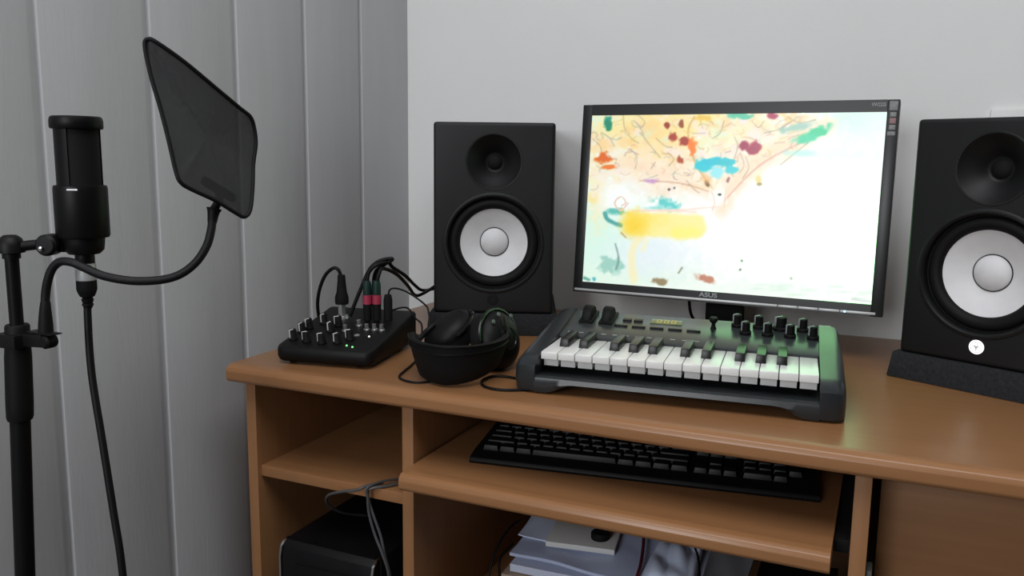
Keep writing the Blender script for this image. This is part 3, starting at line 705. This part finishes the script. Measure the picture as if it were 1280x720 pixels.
def cup(side, loc, rz, ry):
    m_ = T(*loc) @ RZ(rz) @ RY(ry) @ RY(PI / 2)
    sh = MB().lathe([(0, .020), (.018, .020), (.026, .0185), (.036, .014), (.042, .006), (.0435, -.002), (.0420, -.006), (0, -.006)], 48, m_ @ Matrix.Diagonal((1.0, .92, side, 1))).build('ear_cup', 'black', hp)
    MB().lathe([(.0425, -.005), (.0440, -.011), (.0430, -.020), (.037, -.025), (.028, -.022), (.024, -.012), (.022, -.008), (0, -.008)], 48, m_ @ Matrix.Diagonal((1.0, .92, side, 1))).build('ear_pad', 'rubber', hp)
    # yoke fork and slider rods
    yk = MB().tube([m_ @ Vector((.046 * math.cos(a), .046 * math.sin(a), side * .002)) for a in [PI * .5 + PI * i / 12 for i in range(13)]], .0028, 8, smooth=0)
    y2 = yk.build('yoke', 'gloss', hp)
    if side < 0: return sh
    rd = MB().tube([m_ @ Vector((-.030, -.012, side * .0215)), m_ @ Vector((.010, -.018, side * .0215))], .0011, 8, smooth=0)
    rd.tube([m_ @ Vector((-.032, -.003, side * .0215)), m_ @ Vector((-.008, -.006, side * .0215))], .0010, 8, smooth=0)
    rd.build('slider_rod', 'gloss', hp)
    MB().lathe([(.0150, .0195), (.0160, .0212), (.0172, .0195)], 36, m_ @ Matrix.Diagonal((1, 1, side, 1))).build('cup_ring', 'gloss', sh)
    for a, rr_ in ((2.4, .042), (3.4, .0455), (4.0, .040)):
        MB().lathe([(0, .0018), (.0030, .0014), (.0036, 0)], 14, m_ @ T(-.010 + .028 * math.cos(a), .030 * math.sin(a), side * .0165)).build('rivet', 'steel', sh)
    return sh
for sd, pts in ((1, [bandc(.97, -.02, .038), (.070, .006, .056), (.066, .010, .066)]), (-1, [bandc(.03, -.02, .042), (-.058, .034, .046), (-.044, .052, .058)])):
    MB().tube(pts, .0042, 10).build('hinge_arm', 'black', hp)
cup(1, (.056, .016, .0445), rad(-34), rad(-16))
cup(-1, (-.022, .058, .0470), rad(24), rad(52))
CI = Matrix.Translation((hpx, hpy, ZT)) @ RZ(hpr)
def hl(p): return CI.inverted() @ Vector(p)
cord = [mw_(.126, .138, .000), mw_(.126, .138, .030), mw_(.130, .140, .050), mw_(.150, .150, .045), (.213, .212, .826), (.222, .212, .812), (.236, .190, .780), (.240, .160, .757), (.252, .110, .7525), (.262, .072, .7525), (.272, .040, .7525), (.293, .024, .7525), (.316, .026, .7525), (.330, .060, .7525), (.300, .120, .756), (.278, .150, .775)]
MB().tube([hl(p) for p in cord], .0015, 8).build('cord', 'cordm', hp)
MB().lathe([(0, 0), (.0070, 0), (.0072, .034), (.0055, .042), (0, .043)], 18, CI.inverted() @ Matrix.Translation(mw_(.126, .138, -.0005))).build('plug', 'matte', hp)
lp = MB().tube([mw_(.120, .155, .004), mw_(.128, .160, .010), mw_(.150, .160, .014), (.210, .190, .806), (.222, .190, .795), (.224, .182, .770), (.225, .160, .7525), (.20, .225, .7525), (.15, .30, .7525)], .0015, 8)
tag(lp.build('thin_cable', 'cordm'), 'thin black cable arching over the back right corner of the mixer', 'cable')
us = MB().tube([(.470, .085, .7522), (.440, .100, .7522), (.412, .108, .7522), (.390, .102, .7522), (.386, .075, .7522), (.402, .048, .7522), (.430, .042, .7522), (.462, .058, .7522)], .0019, 8)
tag(us.build('thin_cable', 'cordm'), 'thin black cable looping on the desk between headphones and piano keyboard', 'cable')

# ------------------------------------------------------------------ microphone stand
sx, sy = .0795, -.385
ms = thing('microphone_stand', 'black upright microphone stand with thick grip sleeve in front of the panelled wall', 'microphone stand', (sx, sy, 0))
LX, LY = .0360 / .876, .0160 / .876          # the tube leans a little: its foot stands nearer the panelled wall
SHEAR = Matrix(((1, 0, LX, -LX * .876), (0, 1, LY, -LY * .876), (0, 0, 1, 0), (0, 0, 0, 1)))
MB().lathe([(0, 0), (.098, 0), (.103, .004), (.101, .012), (.090, .018), (.030, .026), (.016, .036), (0, .036)], 56, T(-LX * .86, -LY * .86, 0)).build('base', 'metalblk', ms)
MB().lathe([(0, .03), (.0098, .03), (.0098, .79), (0, .79)], 28, SHEAR).build('lower_tube', 'metalblk', ms)
MB().lathe([(0, .783), (.0118, .783), (.0127, .786), (.0130, .800), (.0127, .850), (.0116, .868), (.0116, .882), (.0105, .884), (0, .884)], 32, SHEAR).build('grip_sleeve', 'rubber', ms)
MB().lathe([(0, .87), (.0066, .87), (.0066, .960), (0, .960)], 24).build('upper_tube', 'metalblk', ms)
hd = MB().lathe([(0, .976), (.006, .9755), (.0105, .972), (.0128, .966), (.0130, .958), (.0085, .957), (.0085, .952), (0, .952)], 28).build('top_joint', 'black', ms)
arm = MB().tube([(.008, .004, .964), (.022, .016, .966), (.028, .020, .966)], .0052, 12, smooth=4)
arm.build('arm', 'metalblk', ms)
mic_c = (.127, -.3385)
jx, jy, jz = .0300, .0200, .9655
face = RZ(rad(24)) @ FRONT
MB().lathe([(0, -.010), (.0098, -.010), (.0110, -.008), (.0110, .006), (.0085, .009), (0, .0095)], 28, T(jx, jy, jz) @ face).build('swivel_knob', 'black', ms)
MB().lathe([(0, .0125), (.0024, .0115), (.0028, .009)], 14, T(jx, jy, jz) @ face @ T(-.003, -.003, 0)).build('bolt', 'chrome', ms)
MB().hexa([(.034, .019, .958), (.036, .027, .958), (.0475, .0395, .9575), (.044, .033, .9575), (.034, .019, .972), (.036, .027, .972), (.0475, .0395, .970), (.044, .033, .970)], bev=.001).build('clip_arm', 'black', ms)

# ------------------------------------------------------------------ microphone
mc = thing('condenser_microphone', 'black side-address studio microphone mounted upright on the stand', 'microphone', (mic_c[0], mic_c[1], .953))
Z = lambda y: (318 - y) * .000815 + .002
MB().lathe([(0, Z(297)), (.0245, Z(297)), (.0256, Z(294)), (.0256, Z(236)), (.0250, Z(232)), (.0215, Z(231)), (0, Z(231))], 40).build('body', 'metalblk', mc)
MB().lathe([(0, Z(233)), (.0200, Z(233)), (.0200, Z(158)), (0, Z(158))], 40).build('grille', 'matte', mc)
for a in (rad(-97), rad(83)):
    pl = [(.0216 * math.cos(a + q), .0216 * math.sin(a + q)) for q in [-.55 + 1.1 * i / 8 for i in range(9)]] + [(.0196 * math.cos(a + q), .0196 * math.sin(a + q)) for q in [.55 - 1.1 * i / 8 for i in range(9)]]
    MB().prism(pl, Z(234), Z(157), 'z').build('grille_rib', 'metalblk', mc)
MB().lathe([(0, Z(162)), (.0240, Z(162)), (.0250, Z(160)), (.0250, Z(152)), (.0242, Z(148)), (.0225, Z(146.5)), (0, Z(146.5))], 40).build('top_cap', 'metalblk', mc)
MB().box(-.0050, .0050, -.0262, -.0250, Z(237), Z(235), mx=RZ(rad(34))).build('badge', 'nickel', mc)
MB().lathe([(0, Z(318)), (.0150, Z(318)), (.0190, Z(313)), (.0200, Z(303)), (.0205, Z(296)), (0, Z(296))], 36).build('swivel_mount', 'black', mc)
MB().lathe([(0, Z(330)), (.0094, Z(330)), (.0094, Z(317)), (0, Z(317))], 28).build('neck', 'black', mc)

xc = thing('microphone_cable', 'black cable with silver-collared plug hanging from the microphone', 'cable', (mic_c[0], mic_c[1], .953))
MB().lathe([(0, Z(352)), (.0100, Z(352)), (.0103, Z(350)), (.0103, Z(332)), (.0098, Z(330.2)), (0, Z(330.2))], 28).build('plug_collar', 'silver', xc)
MB().lathe([(0, Z(373)), (.0072, Z(373)), (.0090, Z(368)), (.0100, Z(364)), (.0100, Z(351)), (0, Z(351))], 28).build('plug_body', 'matte', xc)
MB().lathe([(0, Z(388)), (.0044, Z(388)), (.0046, Z(386)), (.0056, Z(385)), (.0056, Z(382.5)), (.0046, Z(382)), (.0058, Z(379)), (.0060, Z(376.5)), (.0048, Z(376)), (.0062, Z(372.5)), (0, Z(372))], 24).build('strain_relief', 'rubber', xc)
b0_ = Vector((mic_c[0], mic_c[1], .953))
MB().tube([Vector(p) - b0_ for p in [(.127, -.3385, .902), (.1275, -.340, .888), (.134, -.345, .830), (.150, -.350, .757), (.166, -.355, .683), (.178, -.359, .627), (.190, -.364, .50), (.198, -.372, .30), (.205, -.385, .12), (.235, -.40, .018), (.30, -.41, .005), (.40, -.39, .005)]], .0039, 12).build('cord', 'cordm', xc)

# ------------------------------------------------------------------ pop filter
pf = thing('pop_filter', 'black shield-shaped pop filter on a gooseneck clamped to the microphone stand', 'pop filter', (sx, sy, .876))
pb0 = Vector((sx, sy, .876))
OUT = [(0.2289, -0.3406, 1.1605), (0.232, -0.3384, 1.1658), (0.2375, -0.3341, 1.1631), (0.2485, -0.3119, 1.1474), (0.2566, -0.2789, 1.1247), (0.2589, -0.2477, 1.1067), (0.2604, -0.234, 1.0984), (0.2602, -0.2282, 1.0869), (0.261, -0.2274, 1.0701), (0.2622, -0.2337, 1.0489), (0.2682, -0.243, 1.0237), (0.2724, -0.2526, 1.0015), (0.2717, -0.2607, 0.9943), (0.2688, -0.2691, 0.998), (0.2649, -0.294, 1.0121), (0.2609, -0.3215, 1.0239), (0.2604, -0.3349, 1.0312), (0.2569, -0.3369, 1.0419), (0.251, -0.3374, 1.0676), (0.2433, -0.338, 1.0978), (0.2341, -0.3406, 1.1337)]
loopv = [Vector(p) - pb0 for p in OUT]
cen = sum(loopv, Vector()) / len(loopv)
b_ = bmesh.new()
nrm = Vector((-.96, .25, -.1)).normalized()
def spl(P, m):
    Q = []
    n = len(P)
    for i in range(n):
        p0, p1, p2, p3 = P[i - 1], P[i], P[(i + 1) % n], P[(i + 2) % n]
        for k in range(m):
            t = k / m
            Q.append(.5 * (2 * p1 + (p2 - p0) * t + (2 * p0 - 5 * p1 + 4 * p2 - p3) * t * t + (3 * p1 - p0 - 3 * p2 + p3) * t ** 3))
    return Q
fine = spl(loopv, 4)
def shell(offset):
    rings = []
    for f in (1, .85, .65, .42, .2):
        rings.append([b_.verts.new(cen + (p - cen) * f + nrm * (.0022 * (1 - f * f) + offset)) for p in fine])
    c0 = b_.verts.new(cen + nrm * (.0022 + offset))
    n = len(fine)
    for A_, B_ in zip(rings, rings[1:]):
        for i in range(n): b_.faces.new((A_[i], A_[(i + 1) % n], B_[(i + 1) % n], B_[i]))
    for i in range(n): b_.faces.new((rings[-1][i], rings[-1][(i + 1) % n], c0))
shell(0)
m_ = MB(); m_._merge(b_); m_.build('mesh_screen', 'nylon', pf)
MB().tube(loopv, .0021, 8, True, 4).build('rim', 'rubber', pf)
back = Vector((-.012, .004, 0))
cl = MB()
c0, c1 = Vector((.241, -.2905, 1.0315)) - pb0, Vector((.2475, -.2565, 1.0130)) - pb0
cl.tube([c0 + Vector((.006, 0, .0005)), c0 * .5 + c1 * .5 + Vector((.006, 0, 0)), c1 + Vector((.006, 0, 0))], .0050, 12)
cl.build('clip_bar', 'black', pf)
goose = [(0.1188, -0.3824, 0.8820), (0.1196, -0.3818, 0.8996), (0.1193, -0.3804, 0.9157), (0.1231, -0.3793, 0.9321), (0.1284, -0.3771, 0.9443), (0.137, -0.3744, 0.9509), (0.149, -0.3713, 0.9505), (0.1595, -0.3674, 0.946), (0.1773, -0.3587, 0.9373), (0.1999, -0.3451, 0.9323), (0.2207, -0.3291, 0.9326), (0.2356, -0.3172, 0.9378), (0.2465, -0.306, 0.9496), (0.2521, -0.2964, 0.9654), (0.2531, -0.29, 0.9813), (0.2513, -0.2848, 0.9974)]
gm = mat('ribbed_gooseneck', (.005, .005, .0055), .5, spec=.22, var=.1, bump=.25, bscale=700)
MB().tube([Vector(p) - pb0 for p in goose], .0043, 12, smooth=6).build('gooseneck', gm, pf)
MB().tube([Vector(p) - pb0 for p in [(0.1187, -0.3824, 0.879), (0.1190, -0.3822, 0.888), (0.1195, -0.3818, 0.902), (0.1194, -0.3810, 0.910)]], .005, 14, radii=[.0072, .0068, .0055, .0046]).build('gooseneck_sleeve', 'rubber', pf)
tp = [Vector(p) - pb0 for p in [(0.2521, -0.2870, 0.9890), (0.2510, -0.2835, 0.9990), (0.2509, -0.2822, 1.0030)]]
MB().tube(tp, .006, 14, smooth=4, radii=[.0046, .0060, .0078]).build('end_collar', 'rubber', pf)
MB().tube([tp[-1], Vector((.252, -.277, 1.0100)) - pb0, Vector((.2505, -.272, 1.0200)) - pb0], .0042, 12).build('end_stub', 'black', pf)
ck_ = MB().box(-.0155, .0150, -.0150, .0155, -.0150, -.0005, bev=.002)
ck_.build('clamp_collar', 'black', pf)
MB().hexa([(.010, -.006, -.013), (.040, -.004, -.012), (.040, .007, -.012), (.010, .008, -.013), (.010, -.006, -.001), (.040, -.004, .002), (.040, .007, .002), (.010, .008, -.001)], bev=.001).build('clamp_arm', 'black', pf)
MB().lathe([(0, -.007), (.0062, -.007), (.0070, -.005), (.0070, .004), (.0050, .006), (0, .006)], 20, T(.0435, .001, -.006) @ FRONT).build('clamp_screw', 'rubber', pf)
MB().box(.018, .056, -.0050, .0080, .0018, .0032, bev=.0005).build('clamp_plate', 'metalblk', pf)

# ------------------------------------------------------------------ left compartment
pc_ = thing('computer_tower', 'glossy black computer tower with chrome front trims under the left shelf of the desk', 'computer', (.0835, .000, 0))
MB().box(0, .170, .018, .50, .012, .484, bev=.004).build('case', 'gloss', pc_)
MB().prism([(0, .012), (.0, .46), (.004, .476), (.014, .4835), (.020, .484), (.020, .012)], .004, .166, 'x', bev=.001).build('front_panel', 'gloss', pc_)
for x in (.0005, .164):
    MB().prism([(-.002, .012), (-.002, .461), (.002, .477), (.013, .4848), (.020, .4852), (.020, .4835), (.014, .483), (.005, .475), (.0015, .46), (.0015, .012)], x, x + .0032, 'x').build('chrome_trim', 'chrome', pc_)
MB().box(.03, .14, -.0015, .002, .415, .455, bev=.001).build('drive_door', 'black', pc_)
for x in (.02, .15):
    for y_ in (.05, .44): MB().lathe([(0, 0), (.012, 0), (.011, .0125), (0, .0125)], 20, T(x, y_, 0)).build('foot', 'rubber', pc_)
g1 = MB()
pth = [(.2835, .12, .5890), (.274, .07, .5890), (.255, .034, .5895), (.235, .020, .5865), (.232, .019, .572), (.240, .018, .550), (.254, .016, .520), (.262, .013, .495), (.270, .014, .465), (.272, .02, .42)]
g1.tube(pth, .0021, 8)
tag(g1.build('grey_cable', 'greycord'), 'grey cable hanging over the front edge of the left shelf, straight strand', 'cable', 'grey cables at the left shelf')
g2 = MB()
pt2 = []
for i, p in enumerate(pth[3:]):
    pt2.append((p[0] + .0045 * math.sin(i * 1.7) - .002, p[1] - .0055, p[2] + .003))
g2.tube([(.2800, .14, .5888), (.262, .075, .5888), (.245, .038, .5935)] + pt2, .0020, 8)
tag(g2.build('grey_cable', 'greycord'), 'grey cable twisted around its neighbour at the left shelf edge', 'cable', 'grey cables at the left shelf')
g3 = MB().tube([(.240, .045, .5890), (.226, .022, .5885), (.212, .0155, .582), (.190, .014, .5765), (.165, .015, .566), (.152, .030, .545), (.150, .07, .515), (.160, .13, .4875)], .0022, 8)
tag(g3.build('grey_cable', 'greycord'), 'grey cable sagging leftwards from the shelf edge onto the computer tower', 'cable', 'grey cables at the left shelf')

# ------------------------------------------------------------------ papers on the shelf under the tray
def sheet(name, label, cat, m, pts, z, th, wave=.002, grp=None, crumple=0.0, seed=1):
    # pts: front-left, front-right, back-right, back-left (x, y)
    P = [Vector((p[0], p[1], 0)) for p in pts]
    r = random.Random(seed); ph_ = [r.uniform(0, 6) for _ in range(6)]
    def f(u, v):
        p = (P[0] * (1 - u) + P[1] * u) * (1 - v) + (P[3] * (1 - u) + P[2] * u) * v
        w = wave * (math.sin(5 * u + ph_[0]) * math.cos(3 * v + ph_[1]) + .6 * math.sin(9 * u + 6 * v + ph_[2]) + 1.6)
        c = crumple * (abs(math.sin(7 * u + ph_[3] + 2 * v)) + abs(math.sin(6 * v + 3 * u + ph_[4]))) * math.sin(PI * min(1, max(0, u))) ** .4 * math.sin(PI * min(1, max(0, v))) ** .4
        return Vector((p.x, p.y, z + th + w + c))
    return tag(MB().grid(f, 28, 20, th).build(name, m, angle=60), label, cat, grp)
ZS = .362
sheet('paper_stack', 'stack of beige-edged papers at the bottom of the pile under the tray', 'papers', 'beige', [(.384, .150), (.700, .165), (.690, .420), (.372, .400)], ZS, .066, .0006, seed=2, grp='papers and plastic under the tray')
sheet('paper_stack', 'thick white paper stack beneath the pale blue folder', 'papers', 'paper', [(.394, .160), (.690, .172), (.680, .425), (.385, .405)], ZS + .0685, .012, .0006, seed=3, grp='papers and plastic under the tray')
sheet('plastic_folder', 'pale blue plastic folder with bright creases on the pile under the tray', 'folder', 'paper2', [(.386, .176), (.595, .168), (.600, .410), (.378, .385)], ZS + .0825, .005, .0026, crumple=.0022, seed=5, grp='papers and plastic under the tray')
sheet('plastic_sleeve', 'grey-white sleeve poking out left at the back of the pile', 'sleeve', 'paper', [(.376, .232), (.480, .225), (.490, .410), (.366, .330)], ZS + .0920, .002, .0008, seed=6, grp='papers and plastic under the tray')
eb = MB().box(0, .108, 0, .082, 0, .0085, bev=.0010)
eb.build('white_box', 'white', None, (.434, .206, ZS + .0975), (0, 0, rad(9)))
tag(bpy.data.objects['white_box'], 'flat white box with a bright front edge lying on the pale blue folder', 'box')
bk = MB().lathe([(0, 0), (.014, 0), (.0145, .002), (.0145, .009), (.013, .011), (0, .011)], 32)
bk.build('round_tin', 'matte', None, (.508, .252, ZS + .1062))
tag(bpy.data.objects['round_tin'], 'small round black tin on the flat white box under the tray', 'tin')
sheet('plastic_bag', 'crumpled pale blue-white plastic bag at the right of the pile', 'bag', 'bag', [(.592, .178), (.668, .185), (.655, .350), (.590, .330)], ZS + .0820, .010, .0016, crumple=.0080, seed=11, grp='papers and plastic under the tray')
sheet('plastic_sleeve', 'grey plastic sleeve at the right end of the pile, beside the crumpled bag', 'sleeve', 'greyp', [(.676, .212), (.735, .235), (.735, .400), (.664, .380)], ZS + .0850, .004, .0012, seed=9, grp='papers and plastic under the tray')
sheet('cardboard_box', 'dark flat box at the far right under the tray', 'box', 'black', [(.745, .150), (.860, .160), (.855, .380), (.742, .370)], ZS, .072, .0003, seed=10, grp='papers and plastic under the tray')
rc = MB().tube([(.560, .330, ZS + .100), (.566, .300, ZS + .104), (.578, .250, ZS + .104), (.588, .200, ZS + .102), (.590, .172, ZS + .094), (.590, .152, ZS + .070), (.590, .140, ZS + .01)], .0026, 8)
tag(rc.build('dark_red_cord', 'darkred'), 'dark red cord running forward over the pile of papers', 'cord')
k1 = MB().tube([(.585, .300, ZS + .110), (.610, .300, ZS + .116), (.640, .285, ZS + .118), (.660, .255, ZS + .112), (.672, .215, ZS + .104), (.676, .190, ZS + .095), (.680, .156, ZS + .06), (.682, .140, ZS + .004)], .0018, 8)
tag(k1.build('thin_cable', 'cordm'), 'thin black cable curving down over the crumpled plastic bag', 'cable')
k2 = MB().tube([(.372, .250, ZS + .112), (.366, .215, ZS + .108), (.360, .180, ZS + .085), (.360, .150, ZS + .045), (.366, .130, ZS + .003), (.388, .132, ZS + .003), (.384, .146, ZS + .050), (.378, .158, ZS + .086), (.384, .195, ZS + .096)], .0020, 8)
tag(k2.build('thin_cable', 'cordm'), 'thin black cable looping down at the left end of the paper pile', 'cable')

# ------------------------------------------------------------------ wall socket behind the right speaker
ws = thing('wall_socket', 'white wall socket plate peeking over the right speaker', 'socket', (1.080, WY, 1.105))
MB().box(-.052, .052, -.010, 0, -.047, .0440, bev=.003).build('cover_plate', 'white', ws)
MB().lathe([(.030, 0), (.030, .002), (.028, .003), (.020, .0005), (0, .0005)], 32, T(0, -.0098, 0) @ FRONT).build('socket_well', 'white', ws)

# ------------------------------------------------------------------ light
def area(name, loc, tgt, sx_, sy_, power, col):
    l = bpy.data.lights.new(name, 'AREA'); l.shape = 'RECTANGLE'; l.size = sx_; l.size_y = sy_; l.energy = power; l.color = col
    o = bpy.data.objects.new(name, l); COL.objects.link(o); o.location = loc
    o.rotation_euler = (Vector(tgt) - Vector(loc)).to_track_quat('-Z', 'Y').to_euler(); return o
area('ceiling_glow', (0.85, -0.95, 2.56), (0.85, -0.9, 0), 1.6, 1.3, 35, (0.97, 0.98, 1.0))  # added soft panel, stands in for light bounced off the ceiling
area('window_daylight', (0.33, -2.9, 1.55), (0.5, 0.6, .9), 0.8, 0.9, 35, (0.96, 0.98, 1.0))
w = bpy.data.worlds.new('World'); S.world = w; w.use_nodes = True
w.node_tree.nodes['Background'].inputs[0].default_value = (.80, .86, 1.0, 1); w.node_tree.nodes['Background'].inputs[1].default_value = .015

# ------------------------------------------------------------------ camera
f_px = 1051.74
yaw, pitch, roll = rad(23.9928), rad(8.6659), rad(.7207)
fw = Vector((-math.sin(yaw) * math.cos(pitch), math.cos(yaw) * math.cos(pitch), -math.sin(pitch)))
rt = Vector((math.cos(yaw), math.sin(yaw), 0)); up = rt.cross(fw)
r2 = rt * math.cos(roll) + up * math.sin(roll); u2 = up * math.cos(roll) - rt * math.sin(roll)
cd = bpy.data.cameras.new('camera'); cam = bpy.data.objects.new('camera', cd); COL.objects.link(cam)
cd.sensor_width = 36; cd.lens = 36 * f_px / 1280; cd.clip_start = .02
cam.matrix_world = Matrix(((r2.x, u2.x, -fw.x, .886), (r2.y, u2.y, -fw.y, -.9512), (r2.z, u2.z, -fw.z, 1.0568), (0, 0, 0, 1)))
S.camera = cam
S.cycles.use_denoising = True
vs = S.view_settings
vs.view_transform = 'Standard'; vs.look = 'None'; vs.gamma = 1; vs.exposure = -0.1; vs.use_curve_mapping = False
